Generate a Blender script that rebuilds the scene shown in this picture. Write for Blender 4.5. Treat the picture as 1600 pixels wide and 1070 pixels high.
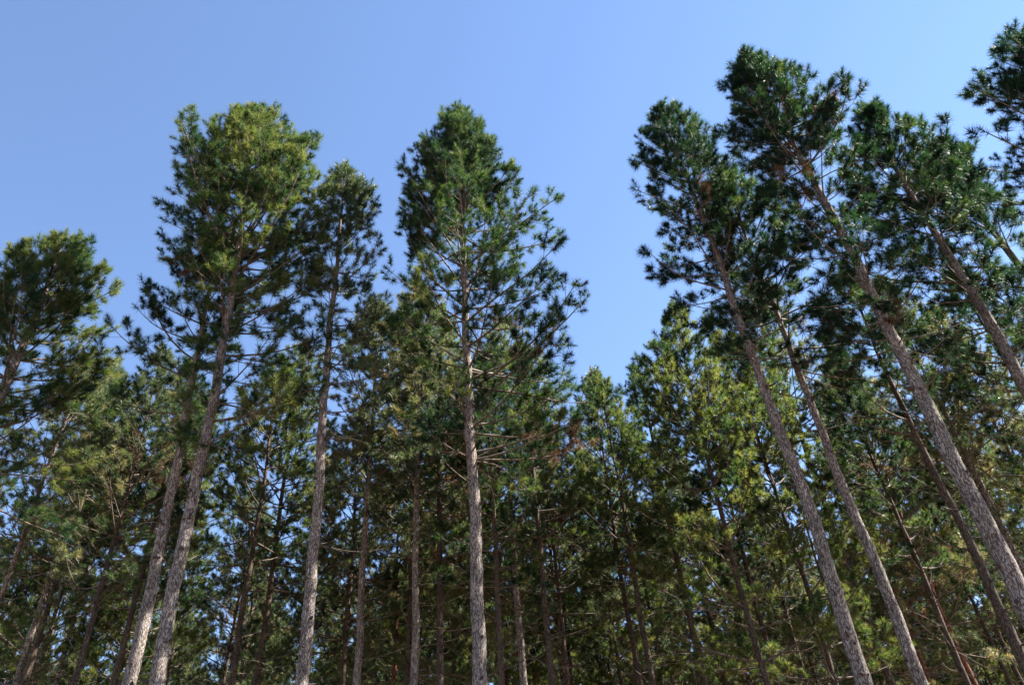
import bpy, math
import numpy as np
from mathutils import Matrix, Vector

for o in list(bpy.data.objects):
    bpy.data.objects.remove(o, do_unlink=True)
S = bpy.context.scene
COL = S.collection
rad = math.radians

# ------------------------------------------------------------------ camera
FPX = 1200.0                                   # focal length in photo pixels (1600 wide)
PW, PH = 1600.0, 1070.0
CAM = np.array([0.0, 0.0, 1.6])
VPX, VPY = 676.0, -937.0                       # where the upright trunks converge
u = np.array([VPX - PW / 2, -(VPY - PH / 2), -FPX]); u /= np.linalg.norm(u)
f = np.array([0, 0, -1.0])
yw = f - f.dot(u) * u; yw /= np.linalg.norm(yw)
xw = np.cross(yw, u)
ROT = np.array([xw, yw, u])                    # camera space -> world
cd = bpy.data.cameras.new('camera')
cam = bpy.data.objects.new('camera', cd)
COL.objects.link(cam)
cd.sensor_width = 36.0
cd.lens = 36.0 * FPX / PW
cd.clip_start = 0.05
cd.clip_end = 3000
M = Matrix.Identity(4)
for i in range(3):
    for j in range(3):
        M[i][j] = float(ROT[i, j])
    M[i][3] = float(CAM[i])
cam.matrix_world = M
S.camera = cam

def at(px, py, Y):
    """point on the vertical plane y = Y seen at photo pixel (px, py)"""
    d = ROT @ np.array([px - PW / 2, -(py - PH / 2), -FPX])
    return CAM + d * (Y / d[1])

# ------------------------------------------------------------------ light
SUN_EL, SUN_AZ = 50.0, 82.0                    # azimuth measured clockwise (to the right) from +Y
W = bpy.data.worlds.new('World')
S.world = W
W.use_nodes = True
nt = W.node_tree
bg = nt.nodes['Background']
sky = nt.nodes.new('ShaderNodeTexSky')
sky.sky_type = 'NISHITA'
sky.sun_disc = False
sky.sun_elevation = rad(SUN_EL)
sky.sun_rotation = rad(SUN_AZ)
sky.altitude = 0
sky.air_density = 0.7
sky.dust_density = 0.0
sky.ozone_density = 1.5
nt.links.new(sky.outputs[0], bg.inputs[0])
bg.inputs[1].default_value = 0.06
sd = bpy.data.lights.new('sun', 'SUN')
sd.energy = 5.0
sd.angle = rad(0.5)
sd.color = (1.0, 0.93, 0.82)
sun = bpy.data.objects.new('sun', sd)
COL.objects.link(sun)
sv = Vector((math.sin(rad(SUN_AZ)) * math.cos(rad(SUN_EL)), math.cos(rad(SUN_AZ)) * math.cos(rad(SUN_EL)), math.sin(rad(SUN_EL))))
sun.rotation_euler = sv.to_track_quat('Z', 'Y').to_euler()
sun.location = sv * 60
S.view_settings.view_transform = 'Standard'
S.view_settings.look = 'None'
S.view_settings.gamma = 1.0
S.view_settings.exposure = 2.76
S.cycles.max_bounces = 5
S.cycles.diffuse_bounces = 3
S.cycles.glossy_bounces = 2
S.cycles.transmission_bounces = 3
S.cycles.transparent_max_bounces = 4

# ------------------------------------------------------------------ materials
def new_mat(name):
    m = bpy.data.materials.new(name)
    m.use_nodes = True
    return m, m.node_tree, m.node_tree.nodes['Principled BSDF']

def needle_mat(name, ramp, transl, rough, spec, tmix):
    m, nt, p = new_mat(name)
    N, L = nt.nodes, nt.links
    a = N.new('ShaderNodeAttribute'); a.attribute_name = 'tint'
    cr = N.new('ShaderNodeValToRGB')
    els = cr.color_ramp.elements
    els[0].position, els[0].color = ramp[0][0], (*ramp[0][1], 1)
    els[1].position, els[1].color = ramp[-1][0], (*ramp[-1][1], 1)
    for pos, c in ramp[1:-1]:
        e = els.new(pos); e.color = (*c, 1)
    L.new(a.outputs['Fac'], cr.inputs[0])
    L.new(cr.outputs[0], p.inputs['Base Color'])
    p.inputs['Roughness'].default_value = rough
    p.inputs['Specular IOR Level'].default_value = spec
    t = N.new('ShaderNodeBsdfTranslucent')
    mul = N.new('ShaderNodeMix'); mul.data_type = 'RGBA'; mul.blend_type = 'MULTIPLY'
    mul.inputs[0].default_value = 1.0
    L.new(cr.outputs[0], mul.inputs[6])
    mul.inputs[7].default_value = (*transl, 1)
    L.new(mul.outputs[2], t.inputs['Color'])
    mx = N.new('ShaderNodeMixShader')
    mx.inputs[0].default_value = tmix
    L.new(p.outputs[0], mx.inputs[1]); L.new(t.outputs[0], mx.inputs[2])
    L.new(mx.outputs[0], N['Material Output'].inputs[0])
    return m

M_GREEN = needle_mat('pine_needles', [(0, (.0036, .0112, .0082)), (.38, (.0088, .0232, .0118)), (.68, (.030, .050, .017)), (1, (.074, .080, .030))],
                     (2.9, 2.9, 1.4), .52, .12, .40)  # bright end of the ramp paints lit patches into random tufts
M_SUNLIT = needle_mat('sunlit_pine_needles', [(0, (.011, .026, .011)), (.45, (.040, .062, .026)), (.8, (.098, .108, .050)), (1, (.150, .118, .062))],
                    (2.15, 2.0, 1.4), .45, .35, .40)  # paler needle green, sunlight on the crowns put into the colour
M_DEAD = needle_mat('dead_needles', [(0, (0.0454, 0.0242, 0.0133)), (.5, (0.0907, 0.0472, 0.0254)), (1, (0.1452, 0.0847, 0.0454))],
                    (1.2, 1.1, 1.0), .6, .3, .35)

def bark_mat(name, dark, mid, light, scale=1.0):
    m, nt, p = new_mat(name)
    N, L = nt.nodes, nt.links
    tc = N.new('ShaderNodeTexCoord')
    mp = N.new('ShaderNodeMapping')
    mp.inputs['Scale'].default_value = (1, 1, .24)
    L.new(tc.outputs['Object'], mp.inputs[0])
    vo = N.new('ShaderNodeTexVoronoi'); vo.feature = 'DISTANCE_TO_EDGE'
    vo.inputs['Scale'].default_value = 34 * scale
    no = N.new('ShaderNodeTexNoise'); no.inputs['Scale'].default_value = 14 * scale
    no.inputs['Detail'].default_value = 6
    L.new(mp.outputs[0], no.inputs['Vector'])
    wv = N.new('ShaderNodeVectorMath'); wv.operation = 'MULTIPLY_ADD'
    L.new(no.outputs['Color'], wv.inputs[0]); wv.inputs[1].default_value = (.16, .16, .16)
    L.new(mp.outputs[0], wv.inputs[2])
    L.new(wv.outputs[0], vo.inputs['Vector'])
    mr = N.new('ShaderNodeMapRange'); mr.inputs[1].default_value = 0.0; mr.inputs[2].default_value = .22
    L.new(vo.outputs['Distance'], mr.inputs[0])
    n2 = N.new('ShaderNodeTexNoise'); n2.inputs['Scale'].default_value = 40 * scale; n2.inputs['Detail'].default_value = 8
    n2.inputs['Roughness'].default_value = .7
    L.new(mp.outputs[0], n2.inputs['Vector'])
    mm = N.new('ShaderNodeMath'); mm.operation = 'MULTIPLY'
    L.new(mr.outputs[0], mm.inputs[0]); L.new(n2.outputs[0], mm.inputs[1])
    cr = N.new('ShaderNodeValToRGB')
    e = cr.color_ramp.elements
    e[0].position, e[0].color = .04, (*dark, 1)
    e[1].position, e[1].color = .62, (*light, 1)
    k = e.new(.20); k.color = (*mid, 1)
    L.new(mm.outputs[0], cr.inputs[0])
    n3 = N.new('ShaderNodeTexNoise'); n3.inputs['Scale'].default_value = 1.6; n3.inputs['Detail'].default_value = 3
    L.new(tc.outputs['Object'], n3.inputs['Vector'])
    hv = N.new('ShaderNodeMapRange'); hv.inputs[1].default_value = .3; hv.inputs[2].default_value = .7
    hv.inputs[3].default_value = .72; hv.inputs[4].default_value = 1.25
    L.new(n3.outputs[0], hv.inputs[0])
    mu = N.new('ShaderNodeVectorMath'); mu.operation = 'SCALE'
    L.new(cr.outputs[0], mu.inputs[0]); L.new(hv.outputs[0], mu.inputs['Scale'])
    sx = N.new('ShaderNodeSeparateXYZ'); L.new(tc.outputs['Object'], sx.inputs[0])
    hz = N.new('ShaderNodeMapRange'); hz.inputs[1].default_value = 7; hz.inputs[2].default_value = 17
    L.new(sx.outputs['Z'], hz.inputs[0])
    hm = N.new('ShaderNodeMath'); hm.operation = 'MULTIPLY'; L.new(hz.outputs[0], hm.inputs[0]); hm.inputs[1].default_value = .5
    wm = N.new('ShaderNodeMix'); wm.data_type = 'RGBA'; wm.blend_type = 'MULTIPLY'
    L.new(hm.outputs[0], wm.inputs[0]); L.new(mu.outputs[0], wm.inputs[6]); wm.inputs[7].default_value = (1.0, .72, .55, 1)
    L.new(wm.outputs[2], p.inputs['Base Color'])
    bp = N.new('ShaderNodeBump'); bp.inputs['Strength'].default_value = .7; bp.inputs['Distance'].default_value = .03
    L.new(mm.outputs[0], bp.inputs['Height'])
    L.new(bp.outputs[0], p.inputs['Normal'])
    p.inputs['Roughness'].default_value = .9
    p.inputs['Specular IOR Level'].default_value = .2
    return m

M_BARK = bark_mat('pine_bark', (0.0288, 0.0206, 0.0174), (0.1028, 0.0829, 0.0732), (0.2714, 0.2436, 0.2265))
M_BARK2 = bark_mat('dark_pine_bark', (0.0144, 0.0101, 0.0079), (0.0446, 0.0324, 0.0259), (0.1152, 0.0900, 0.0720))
M_RED = bark_mat('red_pine_bark', (0.0360, 0.0130, 0.0072), (0.1152, 0.0432, 0.0216), (0.2448, 0.1152, 0.0648))
m, nt_, p_ = new_mat('branch_bark'); M_TWIG = m
n_ = nt_.nodes.new('ShaderNodeTexNoise'); n_.inputs['Scale'].default_value = 12; n_.inputs['Detail'].default_value = 5
tc_ = nt_.nodes.new('ShaderNodeTexCoord'); nt_.links.new(tc_.outputs['Object'], n_.inputs['Vector'])
c_ = nt_.nodes.new('ShaderNodeValToRGB')
c_.color_ramp.elements[0].position = .35; c_.color_ramp.elements[0].color = (0.0263, 0.0173, 0.0120, 1)
c_.color_ramp.elements[1].position = .68; c_.color_ramp.elements[1].color = (0.0975, 0.0713, 0.0540, 1)
nt_.links.new(n_.outputs[0], c_.inputs[0]); nt_.links.new(c_.outputs[0], p_.inputs['Base Color'])
p_.inputs['Roughness'].default_value = .9
m, nt_, p_ = new_mat('branch_scar'); M_SCAR = m
p_.inputs['Base Color'].default_value = (.03, .02, .015, 1); p_.inputs['Roughness'].default_value = 1
m, nt_, p_ = new_mat('needle_litter'); M_GROUND = m
n_ = nt_.nodes.new('ShaderNodeTexNoise'); n_.inputs['Scale'].default_value = 3; n_.inputs['Detail'].default_value = 10
tc_ = nt_.nodes.new('ShaderNodeTexCoord'); nt_.links.new(tc_.outputs['Object'], n_.inputs['Vector'])
c_ = nt_.nodes.new('ShaderNodeValToRGB')
c_.color_ramp.elements[0].position = .3; c_.color_ramp.elements[0].color = (.06, .035, .018, 1)
c_.color_ramp.elements[1].position = .7; c_.color_ramp.elements[1].color = (.20, .13, .07, 1)
nt_.links.new(n_.outputs[0], c_.inputs[0]); nt_.links.new(c_.outputs[0], p_.inputs['Base Color'])
p_.inputs['Roughness'].default_value = 1

# ------------------------------------------------------------------ mesh helpers
def make_mesh(name, V, F, mats, tint=None, midx=None, smooth=False):
    me = bpy.data.meshes.new(name)
    F = np.asarray(F, dtype=np.int32); k = F.shape[1]; n = F.shape[0]
    V = np.asarray(V, dtype=np.float32)
    me.vertices.add(len(V)); me.vertices.foreach_set('co', V.ravel())
    me.loops.add(n * k); me.loops.foreach_set('vertex_index', F.ravel())
    me.polygons.add(n)
    me.polygons.foreach_set('loop_start', np.arange(0, n * k, k, dtype=np.int32))
    me.polygons.foreach_set('loop_total', np.full(n, k, dtype=np.int32))
    if midx is not None:
        me.polygons.foreach_set('material_index', np.asarray(midx, dtype=np.int32))
    if smooth:
        me.polygons.foreach_set('use_smooth', np.ones(n, dtype=bool))
    for m in mats:
        me.materials.append(m)
    if tint is not None:
        a = me.attributes.new('tint', 'FLOAT', 'POINT')
        a.data.foreach_set('value', np.asarray(tint, dtype=np.float32))
    me.update(calc_edges=True)
    return me

def unit(v):
    return v / (np.linalg.norm(v, axis=-1, keepdims=True) + 1e-9)

def tube(P, R, k):
    """quads of a tapered tube along the points P"""
    n = len(P)
    T = np.gradient(P, axis=0); T = unit(T)
    ref = np.array([0, 0, 1.0]) if abs(T[0][2]) < .8 else np.array([1.0, 0, 0])
    A = unit(np.cross(T, ref)); B = np.cross(T, A)
    th = np.arange(k) * 2 * np.pi / k
    V = P[:, None, :] + R[:, None, None] * (np.cos(th)[None, :, None] * A[:, None, :] + np.sin(th)[None, :, None] * B[:, None, :])
    i = np.arange(n - 1)[:, None] * k; j = np.arange(k)[None, :]; j2 = (j + 1) % k
    F = np.stack([i + j, i + j2, i + k + j2, i + k + j], -1).reshape(-1, 4)
    return V.reshape(-1, 3), F

def twigs(P0, P1, R0, R1):
    """three sided prisms, all at once"""
    P0 = np.asarray(P0); P1 = np.asarray(P1); n = len(P0)
    T = unit(P1 - P0)
    ref = np.where(np.abs(T[:, 2:3]) < .8, np.array([[0, 0, 1.0]]), np.array([[1.0, 0, 0]]))
    A = unit(np.cross(T, ref)); B = np.cross(T, A)
    th = np.arange(3) * 2 * np.pi / 3
    ring = np.cos(th)[None, :, None] * A[:, None, :] + np.sin(th)[None, :, None] * B[:, None, :]
    V = np.concatenate([P0[:, None, :] + ring * np.asarray(R0)[:, None, None], P1[:, None, :] + ring * np.asarray(R1)[:, None, None]], 1)
    b = np.arange(n)[:, None, None] * 6
    q = np.array([[0, 1, 4, 3], [1, 2, 5, 4], [2, 0, 3, 5]])[None]
    return V.reshape(-1, 3), (b + q).reshape(-1, 4)

def needles(P0, D, Ls, tint, rng, n=54, nl=.15, w=.013, droop=.0):
    """bottle-brush tufts of needle blades round every shoot"""
    m = len(P0)
    t = rng.random((m, n)) ** .8
    ref = np.where(np.abs(D[:, 2:3]) < .8, np.array([[0, 0, 1.0]]), np.array([[1.0, 0, 0]]))
    A = unit(np.cross(D, ref)); B = np.cross(D, A)
    ph = rng.random((m, n)) * 2 * np.pi
    th = np.radians(94 - 66 * t + rng.normal(0, 14, (m, n)))
    rd = np.cos(ph)[..., None] * A[:, None] + np.sin(ph)[..., None] * B[:, None]
    nd = np.cos(th)[..., None] * D[:, None] + np.sin(th)[..., None] * rd
    nd[..., 2] -= droop
    nd = unit(nd)
    base = P0[:, None] + D[:, None] * (t * Ls[:, None])[..., None]
    ln = nl * rng.uniform(.7, 1.15, (m, n)) * (1 - .15 * t) * rng.uniform(.62, 1.3, (m, 1))
    side = unit(np.cross(nd, unit(rng.normal(size=(m, n, 3)))))
    tip = base + nd * ln[..., None]
    V = np.stack([base + side * w * .5, base - side * w * .5, tip], 2).reshape(-1, 3)
    keep = (rng.random((m, n)) < rng.uniform(.5, 1.05, (m, 1))).ravel()
    V = V.reshape(-1, 3, 3)[keep].reshape(-1, 3)
    F = np.arange(len(V)).reshape(-1, 3)
    tt = np.clip(tint[:, None] + rng.normal(0, .12, (m, n)), 0, 1)
    return V, F, np.repeat(tt.ravel()[keep], 3)

# ------------------------------------------------------------------ growing one pine (local coordinates, base at the origin)
def grow(seed, H, path, rbase, zc, Rfun, whorl=.62, limbs=(5, 7), nn=150, nw=.0082, nl=.168, sides=14,
         taper=1.05, tint0=.4, dead=.016, dead_spots=(), bare_from=None, bare_n=2.2, dens=.97, step=.185, ring=.14):
    rng = np.random.default_rng(seed)
    px = lambda z: np.array([np.interp(z, path[:, 2], path[:, 0]), np.interp(z, path[:, 2], path[:, 1]), z])
    rz = lambda z: rbase * (1 - .45 * (z / H) - .50 * (z / H) ** 2.2) + .008
    # trunk
    nz = int(H / ring)
    zs = np.linspace(-.15, H, nz)
    P = np.stack([px(max(z, 0)) if z > 0 else np.array([path[0, 0], path[0, 1], z]) for z in zs])
    wob = .022 * np.sin(zs * .83 + seed) + .012 * np.sin(zs * 2.1 + seed * 2) + .006 * np.sin(zs * 5.3 + seed)
    P[:, 0] += wob; P[:, 1] += .02 * np.cos(zs * .9 + seed)
    R = np.array([rz(max(z, 0)) for z in zs]) * (1 + .35 * np.exp(-np.maximum(zs, 0) / .35))
    wz = []
    z = 1.5
    while z < H - .25:
        wz.append(z); z += whorl * rng.uniform(.75, 1.25) * (1 - .1 * max(0, (z - zc) / (H - zc)))
    for w_ in wz:
        R *= 1 + .07 * np.exp(-((zs - w_) / .07) ** 2)
    V, F = tube(P, R, sides)
    V = V + unit(V - np.repeat(P, sides, 0)) * (rng.normal(0, .022, len(V)) * np.repeat(R, sides))[:, None]
    mi = [0] * len(F)
    sv_, sf_ = [], []
    for w_ in wz:                               # scars and short snags of lost branches
        if w_ > zc: break
        for q in range(rng.integers(3, 6)):
            a = rng.random() * 6.283; zz = w_ + rng.normal(0, .05)
            d = np.array([math.cos(a), math.sin(a), .25]); c = px(zz); r = rz(zz)
            ln = rng.choice([.012, .02, .05, .14], p=[.4, .3, .2, .1])
            v_, f_ = tube(np.array([c + d * r * .85, c + d * (r + ln * .6), c + d * (r + ln)]),
                          np.array([.040, .032, .010]) * rng.uniform(.6, 1.1) * (rbase / .15), 6)
            sv_.append(v_); sf_.append(f_)
    off = len(V)
    for v_, f_ in zip(sv_, sf_):
        V = np.concatenate([V, v_]); F = np.concatenate([F, f_ + off]); mi += [1] * len(f_); off += len(v_)
    trunk = (V, F, mi)
    # limbs
    LV, LF, lo = [], [], 0
    tw0, tw1, tr0, tr1 = [], [], [], []
    sp, sdv, sl, st, sdead = [], [], [], [], []
    def limb(zb, az, live, el0=None, Lf=None, force_dead=False):
        nonlocal lo
        uu = (zb - zc) / (H - zc)
        rise = 0
        if live:
            e0 = 0 + 57 * max(uu, 0) ** .9 + rng.normal(0, 8)
            e1 = e0 + 25 + rng.normal(0, 8)
        else:
            e0 = rng.normal(8, 12); e1 = e0 + rng.normal(4, 12)
        em = rad((e0 + e1) / 2)
        L = 1.0
        for _ in range(5):
            zt = min(zb + L * math.sin(em), H * 1.0)
            L = .5 * L + .5 * max(Rfun(max(zt, zc + .01), az) - .12, .15) / max(math.cos(em), .3)
        if live:
            L *= rng.uniform(.78, 1.07)
            L = min(L, (H + .02 - zb) / max(math.sin(em) + math.cos(em) * (taper + 1.0 * max(0, -math.sin(az))), .1))
        else:
            L = Rfun(zc + .6, az) * rng.uniform(.35, .95)
        if Lf: L = Lf
        if L < .12: return
        n = 7
        s = np.linspace(0, 1, n)
        el = np.radians(e0 + (e1 - e0) * s ** 1.2 + np.cumsum(rng.normal(0, 3.5, n))); azs = az + np.cumsum(rng.normal(0, .11, n))
        D = np.stack([np.cos(azs) * np.cos(el), np.sin(azs) * np.cos(el), np.sin(el)], 1)
        Pp = px(zb) + np.concatenate([[[0, 0, 0]], np.cumsum((D[:-1] + D[1:]) / 2 * L / (n - 1), 0)])
        r0 = min(.0085 * L + .004, rz(zb) * .55)
        if not live: r0 *= .8
        v_, f_ = tube(Pp, r0 * (1 - .78 * s) + .0015, 5)
        LV.append(v_); LF.append(f_ + lo); lo += len(v_)
        ucl = max(min(uu, 1), 0)
        s0 = .12 + .30 * (1 - ucl) if live else .25
        dl = dens * np.interp(ucl, [0, .3, .6, 1], [.8, .85, .95, .9])
        d_ = L * s0; sgn = 1
        base_t = tint0 + rng.normal(0, .17)
        stp = step / (.5 + .5 * dl / dens) if live else .42
        isdead = force_dead or (rng.random() < dead and uu < .6)
        while d_ < L:
            x = d_ / L * (n - 1); i = min(int(x), n - 2); q = x - i
            c = Pp[i] * (1 - q) + Pp[i + 1] * q; t = unit(D[i] * (1 - q) + D[i + 1] * q)
            sd_ = unit(np.cross(t, [0, 0, 1.0]))
            up = np.cross(sd_, t)
            rot = rng.normal(0, .55)
            lat = sd_ * sgn * math.cos(rot) + up * math.sin(rot)
            a = rad(rng.uniform(38, 62))
            d2 = unit(t * math.cos(a) + lat * math.sin(a) + np.array([0, 0, .15 if live else -.05]))
            l2 = (.42 * (L - d_) + .16) * rng.uniform(.6, 1.15); l2 = min(l2, 1.15)
            tip_ = c + d2 * l2 + np.array([0, 0, .12 * l2 if live else 0])
            mid_ = c + d2 * l2 * .5
            rr = max(.0035, r0 * .42 * (1 - .6 * d_ / L))
            tw0.extend([c, mid_]); tw1.extend([mid_, tip_]); tr0.extend([rr, rr * .75]); tr1.extend([rr * .75, rr * .45])
            if live:
                d3b = unit(tip_ - mid_)
                sp.append(tip_ - d3b * .06); sdv.append(d3b); sl.append(rng.uniform(.12, .24)); st.append(base_t); sdead.append(isdead and rng.random() < .6)
                k3 = .12; sg3 = 1 if rng.random() < .5 else -1
                while k3 < l2 - .04:
                    cc = c + (tip_ - c) * (k3 / l2)
                    if rng.random() < dl:
                        r3 = unit(rng.normal(size=3)); la = unit(np.cross(d2, r3))
                        if la[2] < -.2: la[2] *= -.6
                        d3 = unit(d2 * .7 + la * .8 + np.array([0, 0, .42]))
                        l3 = rng.uniform(.06, .20)
                        tw0.append(cc); tw1.append(cc + d3 * l3); tr0.append(.004); tr1.append(.003)
                        sp.append(cc + d3 * l3 * .6); sdv.append(d3); sl.append(rng.uniform(.09, .2)); st.append(base_t); sdead.append(isdead and rng.random() < .6)
                    k3 += .14 * rng.uniform(.7, 1.3); sg3 = -sg3
            else:
                for _ in range(rng.integers(0, 3)):
                    k = rng.random(); cc = c + (tip_ - c) * k
                    d3 = unit(d2 + rng.normal(0, .6, 3)); l3 = rng.uniform(.1, .35)
                    tw0.append(cc); tw1.append(cc + d3 * l3); tr0.append(.003); tr1.append(.0015)
            sgn = -sgn if rng.random() < .8 else sgn
            d_ += stp * rng.uniform(.7, 1.3)
        if live:
            sp.append(Pp[-1] - D[-1] * .1); sdv.append(D[-1]); sl.append(.24); st.append(base_t); sdead.append(isdead and rng.random() < .6)
    az = rng.random() * 6.283
    for w_ in wz:
        if w_ < zc: continue
        k = rng.integers(limbs[0], limbs[1] + 1) - (1 if (w_ - zc) / (H - zc) < .4 else 0)
        az += rng.random() * 2
        for q in range(k):
            limb(w_ + rng.normal(0, .06), az + q * 2 * math.pi / k + rng.normal(0, .3), True)
        if (w_ - zc) / (H - zc) < .35:
            for q in range(rng.integers(0, 3)):
                limb(w_ + rng.normal(0, .05), rng.random() * 6.283, False)
    if bare_from is not None:
        for w_ in wz:
            if bare_from < w_ < zc:
                pr = (w_ - bare_from) / (zc - bare_from)
                for q in range(rng.poisson(bare_n * (.25 + .75 * pr))):
                    limb(w_, rng.random() * 6.283, False)
    for (zb, a_, ln) in dead_spots:
        limb(zb, a_, True, Lf=ln, force_dead=True)
    # leader
    for q in range(3):
        sp.append(px(H) + np.array([0, 0, -.12 * q])); sdv.append(unit(np.array([.1 * (q - 1), 0, 1.0]))); sl.append(.3); st.append(tint0 + .1); sdead.append(False)
    v_, f_ = twigs(tw0, tw1, tr0, tr1)
    LV.append(v_); LF.append(f_ + lo)
    limbs_ = (np.concatenate(LV), np.concatenate(LF))
    sp = np.array(sp); sdv = unit(np.array(sdv)); sl = np.array(sl); sdead = np.array(sdead)
    st = np.clip(np.array(st) + rng.normal(0, .15, len(st)), 0, 1)
    g = ~sdead
    green = needles(sp[g], sdv[g], sl[g], st[g], rng, nn, nl, nw)
    brown = needles(sp[sdead], sdv[sdead], sl[sdead], st[sdead], rng, nn, nl, nw, droop=.7) if sdead.any() else None
    return trunk, limbs_, green, brown, len(sp)

def build(name, seed, H, path, rbase, zc, Rfun, bark=None, leaf=None, **kw):
    trunk, lm, gr, br, cnt = grow(seed, H, path, rbase, zc, Rfun, **kw)
    root = bpy.data.objects.new(name, None); COL.objects.link(root)
    root.empty_display_size = .5
    def child(nm, me):
        o = bpy.data.objects.new(nm, me); COL.objects.link(o); o.parent = root; return o
    child('trunk', make_mesh('trunk', trunk[0], trunk[1], [bark or M_BARK, M_SCAR], midx=trunk[2], smooth=True))
    child('branches', make_mesh('branches', lm[0], lm[1], [M_TWIG]))
    child('crown', make_mesh('crown', gr[0], gr[1], [leaf or M_GREEN], tint=gr[2]))
    if br is not None:
        d = child('dead_needles', make_mesh('dead_needles', br[0], br[1], [M_DEAD], tint=br[2]))
        d['label'] = 'dead russet brown needle clumps'
    return root

def tag(o, label, group=None, cat='tree'):
    o['label'] = label; o['category'] = cat
    if group: o['group'] = group

# ------------------------------------------------------------------ ground
me = make_mesh('ground', [(-400, -400, 0), (400, -400, 0), (400, 400, 0), (-400, 400, 0)], [(0, 1, 2, 3)], [M_GROUND])
g = bpy.data.objects.new('ground', me); COL.objects.link(g); g['kind'] = 'structure'

# ------------------------------------------------------------------ the big trees of the front row, measured one by one
def hero(seed, Y, path, outl, outr, pxd, zc_py, label, wide=1.0, **kw):
    """path: trunk pixels from low to high; outl / outr: crown outline pixels; pxd: trunk width in pixels at the lowest path pixel"""
    pts = np.array([at(x, y, Y) for x, y in path])
    base = np.array([pts[0][0], Y, 0.0])
    pts[-1][2] -= .40
    H = pts[-1][2]
    loc = pts - base
    loc[:, 1] = 0
    loc = np.concatenate([[[0, 0, 0]], loc])
    # a small curve where the polyline bends
    zz = np.linspace(0, H, 60); xx = np.interp(zz, loc[:, 2], loc[:, 0])
    ker = np.ones(7) / 7; xx = np.convolve(np.pad(xx, 3, mode='edge'), ker, 'valid'); xx[0] = 0; xx[-1] = loc[-1, 0]
    pth = np.stack([xx, zz * 0, zz], 1)
    ol = np.array([at(x, y, Y) for x, y in outl]); orr = np.array([at(x, y, Y) for x, y in outr])
    ol = ol[np.argsort(ol[:, 2])]; orr = orr[np.argsort(orr[:, 2])]
    cx = lambda z: base[0] + np.interp(z, pth[:, 2], pth[:, 0])
    def Rfun(z, az):
        rl = max(cx(z) - np.interp(z, ol[:, 2], ol[:, 0]), .12)
        rr = max(np.interp(z, orr[:, 2], orr[:, 0]) - cx(z), .12)
        c = math.cos(az); mean = (rl + rr) / 2
        mean = min(mean, min(rl, rr) * 1.5)
        side = rr if c > 0 else rl
        k = .85 if math.sin(az) < 0 else 1.0
        return (c * c * side + (1 - c * c) * mean * k) * wide
    p0 = pts[0]; dist = np.dot(ROT.T @ (p0 - CAM), [0, 0, -1])
    u0 = p0[2] / H
    rb = .77 * (pxd * dist / FPX / 2) / (1 - .45 * u0 - .50 * u0 ** 2.2)
    zc = at(path[-1][0], zc_py + 125, Y)[2]
    root = build('pine_tree', seed, H, pth, rb, zc, Rfun, **kw)
    root.location = base
    tag(root, label)
    print('hero %-8s Y%.1f x%.1f H %.1f rb %.3f crown %.1f' % (str(path[-1]), Y, base[0], H, rb, zc))
    TAKEN.append((base[0], Y))
    return root

TAKEN = []
hero(11, 12.8, [(245, 1070), (290, 830), (330, 640), (368, 430), (385, 300), (396, 163)],
     [(300, 560), (262, 440), (250, 400), (240, 345), (242, 300), (262, 240), (325, 200), (365, 170)],
     [(500, 600), (520, 520), (525, 400), (525, 330), (515, 260), (505, 225), (465, 190), (420, 165)], 29, 590,
     'broad green pine with a rounded crown, right-hand trunk of the leaning pair',
     tint0=.62, bare_from=7, whorl=.55, taper=.5)
hero(12, 13.6, [(205, 1070), (262, 790), (303, 585), (330, 440), (345, 345)],
     [(165, 620), (160, 550), (180, 490), (195, 430), (255, 395), (310, 350)],
     [(360, 600), (380, 500), (400, 400), (380, 350)], 26, 520,
     'pine at left with a pale sunlit bark trunk, left-hand trunk of the leaning pair', tint0=.35, bare_from=8)
hero(13, 13.6, [(473, 1070), (489, 860), (505, 650), (520, 470), (541, 250)],
     [(455, 560), (462, 500), (480, 430), (495, 360), (505, 300), (515, 270)],
     [(640, 560), (645, 470), (625, 380), (600, 330), (585, 300), (572, 270)], 25, 540,
     'slim upright pine with pale trunk and narrow crown left of the central pine', tint0=.3, bare_from=8, bare_n=3, dead=.02, leaf=M_SUNLIT)
hero(14, 13.2, [(750, 1070), (742, 850), (733, 600), (723, 400), (716, 160)],
     [(640, 640), (600, 520), (600, 420), (600, 350), (618, 300), (618, 255), (662, 215), (665, 180), (695, 160)],
     [(960, 640), (940, 560), (928, 490), (912, 430), (890, 370), (876, 300), (835, 275), (780, 250), (775, 205), (738, 175)], 28, 600,
     'large central pine with a straight pale trunk and a wide open crown', wide=1.08,
     tint0=.4, bare_from=8, bare_n=2.6, dead_spots=((11.4, .3, 2.4), (9.6, -.2, 2.2), (13.2, .9, 1.5)), whorl=.58)
hero(15, 12.2, [(1350, 1070), (1265, 800), (1190, 590), (1140, 455), (1085, 310), (1030, 158)],
     [(1090, 500), (1010, 430), (992, 380), (1000, 330), (1000, 280), (992, 205), (1010, 165)],
     [(1260, 500), (1200, 420), (1165, 340), (1150, 290), (1130, 215), (1055, 160)], 30, 480,
     'right-hand pine leaning left beside the gap of open sky, leftmost tall right tree', wide=1.12, tint0=.14, bare_from=8)
hero(16, 13.0, [(1440, 1070), (1320, 765), (1250, 580), (1190, 440), (1150, 330), (1125, 250)],
     [(1130, 480), (1120, 400), (1110, 300)], [(1330, 480), (1280, 380), (1210, 290), (1150, 255)], 24, 480,
     'slender pine right of the leftmost tall right-hand pine, its crown tucked between bigger ones', wide=1.45, tint0=.18, bare_from=8, bare_n=3)
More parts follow.
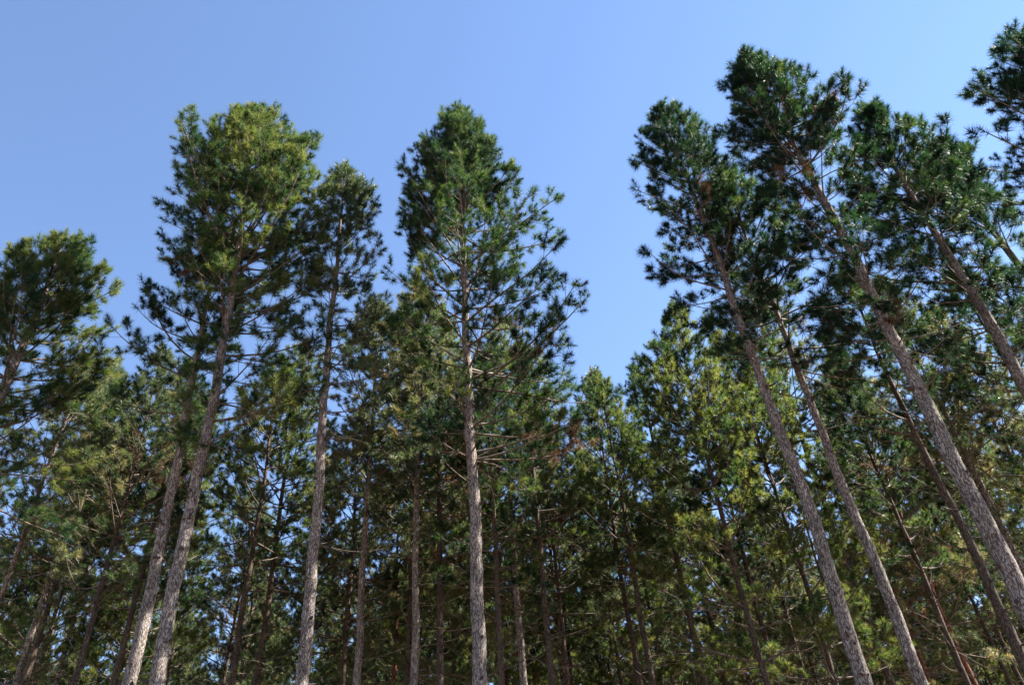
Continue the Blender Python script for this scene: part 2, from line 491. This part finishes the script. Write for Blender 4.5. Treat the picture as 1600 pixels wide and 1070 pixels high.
hero(17, 10.4, [(1650, 1058), (1600, 950), (1500, 735), (1420, 570), (1330, 400), (1270, 280), (1210, 170), (1155, 75)],
     [(1270, 460), (1200, 350), (1170, 280), (1135, 195), (1118, 140), (1140, 90)],
     [(1480, 460), (1420, 380), (1350, 280), (1325, 200), (1315, 140), (1285, 95), (1210, 80)], 40, 440,
     'tallest pine at right with the thickest trunk crossing the right edge, leaning left', wide=1.15, tint0=.12, bare_from=7, whorl=.5)
hero(18, 11.6, [(1690, 760), (1600, 600), (1540, 498), (1480, 395), (1400, 260), (1345, 155)],
     [(1400, 480), (1340, 380), (1320, 300), (1318, 220), (1325, 165)],
     [(1640, 500), (1560, 400), (1515, 300), (1500, 255), (1450, 205), (1400, 150)], 28, 500,
     'pine at right whose reddish trunk leaves the right edge halfway down the picture', wide=1.2, tint0=.15, bare_from=7,
     bare_n=3.5, dead=.05)
hero(22, 12.8, [(1790, 690), (1600, 430), (1520, 320), (1440, 205)],
     [(1470, 480), (1440, 400), (1415, 320), (1405, 250), (1420, 210)],
     [(1660, 480), (1600, 400), (1560, 320), (1525, 270), (1480, 225)], 24, 500,
     'pine with a rounded shoulder crown filling the gap before the top right corner pine', wide=1.4, tint0=.18, bare_from=9)
hero(19, 9.6, [(1900, 420), (1780, 260), (1680, 150), (1592, 48)],
     [(1545, 620), (1530, 520), (1530, 400), (1530, 320), (1530, 230), (1495, 175), (1480, 140), (1508, 100), (1512, 60), (1545, 46)],
     [(1900, 400), (1800, 260), (1740, 180), (1660, 60)], 28, 560,
     'pine cut off by the top right corner, only its left side of crown showing', wide=1.15, taper=.35, tint0=.12)
hero(20, 13.5, [(-60, 760), (0, 622), (40, 530), (80, 435), (108, 352)],
     [(-200, 640), (-140, 520), (-60, 420), (0, 375), (60, 365)],
     [(170, 600), (170, 520), (168, 450), (155, 400), (135, 360)], 24, 620,
     'pine at the far left edge with a bright green rounded top and dark lower boughs', tint0=.62, whorl=.5, taper=.6)
hero(21, 14.6, [(1625, 1090), (1540, 905), (1452, 722), (1400, 610), (1350, 500), (1310, 410)],
     [(1260, 620), (1250, 500), (1270, 420)], [(1460, 620), (1430, 500), (1350, 420)], 21, 600,
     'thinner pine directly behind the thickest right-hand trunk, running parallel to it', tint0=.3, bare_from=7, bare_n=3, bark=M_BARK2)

# ------------------------------------------------------------------ the stand behind: a few pines grown once, then copied
PROTO = []
def proto(seed, H, Rm, zc, rb, leaf, bark, **kw):
    rng = np.random.default_rng(seed)
    z = np.linspace(0, H, 40)
    a, b = rng.normal(0, .25, 2)
    path = np.stack([a * np.sin(z / H * 2.4), b * np.sin(z / H * 2.9), z], 1)
    ks = rng.uniform(.8, 1.2, 12)
    def Rfun(zz, az):
        q = (zz - zc) / (H - zc)
        r = np.interp(q, [0, .2, .45, .75, .92, 1], [.75, 1, .95, .62, .3, .08])
        lob = ks[int((az % 6.283) / 6.283 * 12) % 12]
        return Rm * r * lob
    root = build('pine_tree', seed, H, path, rb, zc, Rfun, leaf=leaf, bark=bark, dens=1.0, nn=108, nw=.0115, nl=.165, sides=10, ring=.3, step=.24, limbs=(4, 6), **kw)
    root['H'] = H
    PROTO.append(root)
    return root
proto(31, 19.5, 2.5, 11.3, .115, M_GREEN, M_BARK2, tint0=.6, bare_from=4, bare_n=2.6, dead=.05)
proto(32, 18.5, 2.3, 9.8, .10, M_SUNLIT, M_BARK2, tint0=.4, bare_from=4, bare_n=2.6, dead=.05)
proto(33, 20.0, 2.3, 11.8, .115, M_SUNLIT, M_BARK, tint0=.5, bare_from=4, bare_n=3.2, dead=.04)
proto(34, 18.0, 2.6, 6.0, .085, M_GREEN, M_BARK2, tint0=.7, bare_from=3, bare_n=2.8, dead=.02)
proto(35, 17.5, 2.2, 7.0, .08, M_SUNLIT, M_RED, tint0=.6, bare_from=3, bare_n=3.4, dead=.30)
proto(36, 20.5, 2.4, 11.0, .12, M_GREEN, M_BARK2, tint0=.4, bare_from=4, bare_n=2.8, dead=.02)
proto(37, 19.0, 2.3, 9.5, .10, M_SUNLIT, M_BARK2, tint0=.35, bare_from=4, bare_n=2.8, dead=.05)
USED = set()

def place(k, x, y, H, rz, label, group=None):
    src = PROTO[k]
    if k in USED:
        root = src.copy(); COL.objects.link(root)
        for ch in src.children:
            c = ch.copy(); COL.objects.link(c); c.parent = root
    else:
        root = src; USED.add(k)
    s = H / src['H']
    root.location = (x, y, 0); root.rotation_euler = (0, 0, rz); root.scale = (s, s, s)
    for key in ('group',):
        if key in root: del root[key]
    tag(root, label, group)
    TAKEN.append((x, y))
    return root

G1 = 'second row pines behind the front row'
MID = [  # (pixel x at the bottom of the photo, top pixel y, top pixel x, Y, which, label)
    (1215, 475, 1045, 19.0, 3, 'pointed pine standing in the sky gap, right of the small spire'),
    (1110, 556, 990, 22.5, 5, 'small pointed spire pine at the foot of the open sky gap'),
    (1015, 590, 935, 21.0, 0, 'dark pine with rusty dead needles low on its crown, below the sky gap'),
    (1290, 520, 1120, 20.0, 3, 'dark trunked pine between the leftmost tall right pine and its slender neighbour'),
    (1520, 560, 1270, 19.5, 5, 'dark slender pine seen between the two parallel right-hand trunks near the bottom'),
    (862, 540, 812, 19.5, 0, 'pine with a narrow greyish trunk right of the central pine'),
    (772, 560, 752, 18.5, 5, 'dark trunk standing hard against the right side of the central pine'),
    (640, 440, 655, 18.5, 2, 'pine with a medium trunk midway between the slim upright pine and the central pine'),
    (626, 520, 624, 23.5, 1, 'very thin trunked pine beside the medium trunk at left of centre'),
    (553, 470, 592, 19.5, 2, 'pine standing right of the slim upright pine, second trunk from it'),
    (355, 560, 415, 20.5, 0, 'dark pine just right of the leaning pair'),
    (405, 535, 455, 22.5, 1, 'thin brown trunked pine between the leaning pair and the slim upright pine'),
    (165, 565, 285, 19.0, 5, 'dark leaning pine just left of the leaning pair, hung with shade'),
    (95, 548, 215, 17.5, 1, 'yellow green topped pine with a dark trunk at left, in front of the low sky'),
    (35, 600, 130, 20.0, 0, 'dark pine trunk in the bottom left corner'),
    (225, 620, 310, 25.0, 3, 'thin pale trunk glimpsed between the two trunks of the leaning pair and the shade'),
    (80, 650, 170, 26.0, 2, 'thin trunked pine behind the bottom left corner trunks'),
    (1400, 440, 1290, 24.0, 1, 'yellow green pine behind the slender right-hand pine'),
    (1700, 430, 1500, 17.5, 2, 'sunlit yellow green pine behind the thickest trunk near the right edge'),
    (1800, 480, 1490, 18.0, 4, 'pine with rusty foliage behind the far right trunk'),
    (600, 690, 605, 27.0, 4, 'reddish trunked pine with rusty twigs left of centre at the bottom'),
    (700, 480, 690, 20.0, 1, 'bright yellow green crowned pine directly behind the central pine on its left'),
    (820, 500, 800, 21.0, 2, 'bright yellow green crowned pine behind the central pine on its right'),
    (20, 575, 150, 21.0, 2, 'pale green bushy pine in the gap left of the leaning pair, below the open sky'),
    (1880, 400, 1590, 15.8, 5, 'dark green pine at the right edge behind the reddish trunk, at mid height'),
    (-40, 560, 60, 18.0, 2, 'pale green pine at the left edge below the bright green rounded top'),
]
rng = np.random.default_rng(5)
for (bx, ty, tx, Y, k, label) in MID:
    b = at(bx, 1070, Y); t = at(tx, ty, Y)
    place(k, b[0], Y, t[2], rng.random() * 6.283, label, G1)
    if 0: print('mid', bx, 'H %.1f' % t[2])

G2 = 'far pines deep in the stand'
n = 0
yy = 24.0
while yy < 65:
    half = 8 + yy * .85
    x = -half + rng.random() * 3
    while x < half:
        X = x + rng.normal(0, .45); Yv = yy + rng.normal(0, .5)
        if all((X - a) ** 2 + (Yv - b) ** 2 > 3.2 for a, b in TAKEN):
            k = int(rng.choice(7, p=[.17, .15, .12, .18, .08, .16, .14]))
            H = rng.uniform(16.5, 19.5) * (1 - .0 * yy)
            c = ROT.T @ (np.array([X, Yv, 6.0]) - CAM)
            sx = PW / 2 + FPX * c[0] / -c[2]; sy = PH / 2 - FPX * c[1] / -c[2]
            sx += (sx - VPX) / (sy - VPY) * (PH - sy)
            if -220 < sx < 1820:
                reg = ('left of leaning pair', 'right of leaning pair',
                       'left of the central pine', 'right of the central pine',
                       'behind the right-hand pines')[int(np.digitize(sx, [225, 475, 750, 1230]))]
                kind = ('dark green', 'yellow green', 'pale', 'dark green', 'rusty', 'dark green', 'yellow green')[k]
                row = 'third row' if Yv < 28.5 else ('fourth row' if Yv < 34 else ('deep rows' if Yv < 46 else 'deepest rows'))
                lab = '%s background pine, %s back, %s' % (kind, row, reg)
                place(k, X, Yv, H, rng.random() * 6.283, lab, '%s pines, %s back, %s' % (kind, row, reg))
                n += 1
        x += rng.uniform(2.45, 3.5) * (1.45 if x < -10 - .1 * yy else 1)
    yy += 3.3
print('far trees', n)
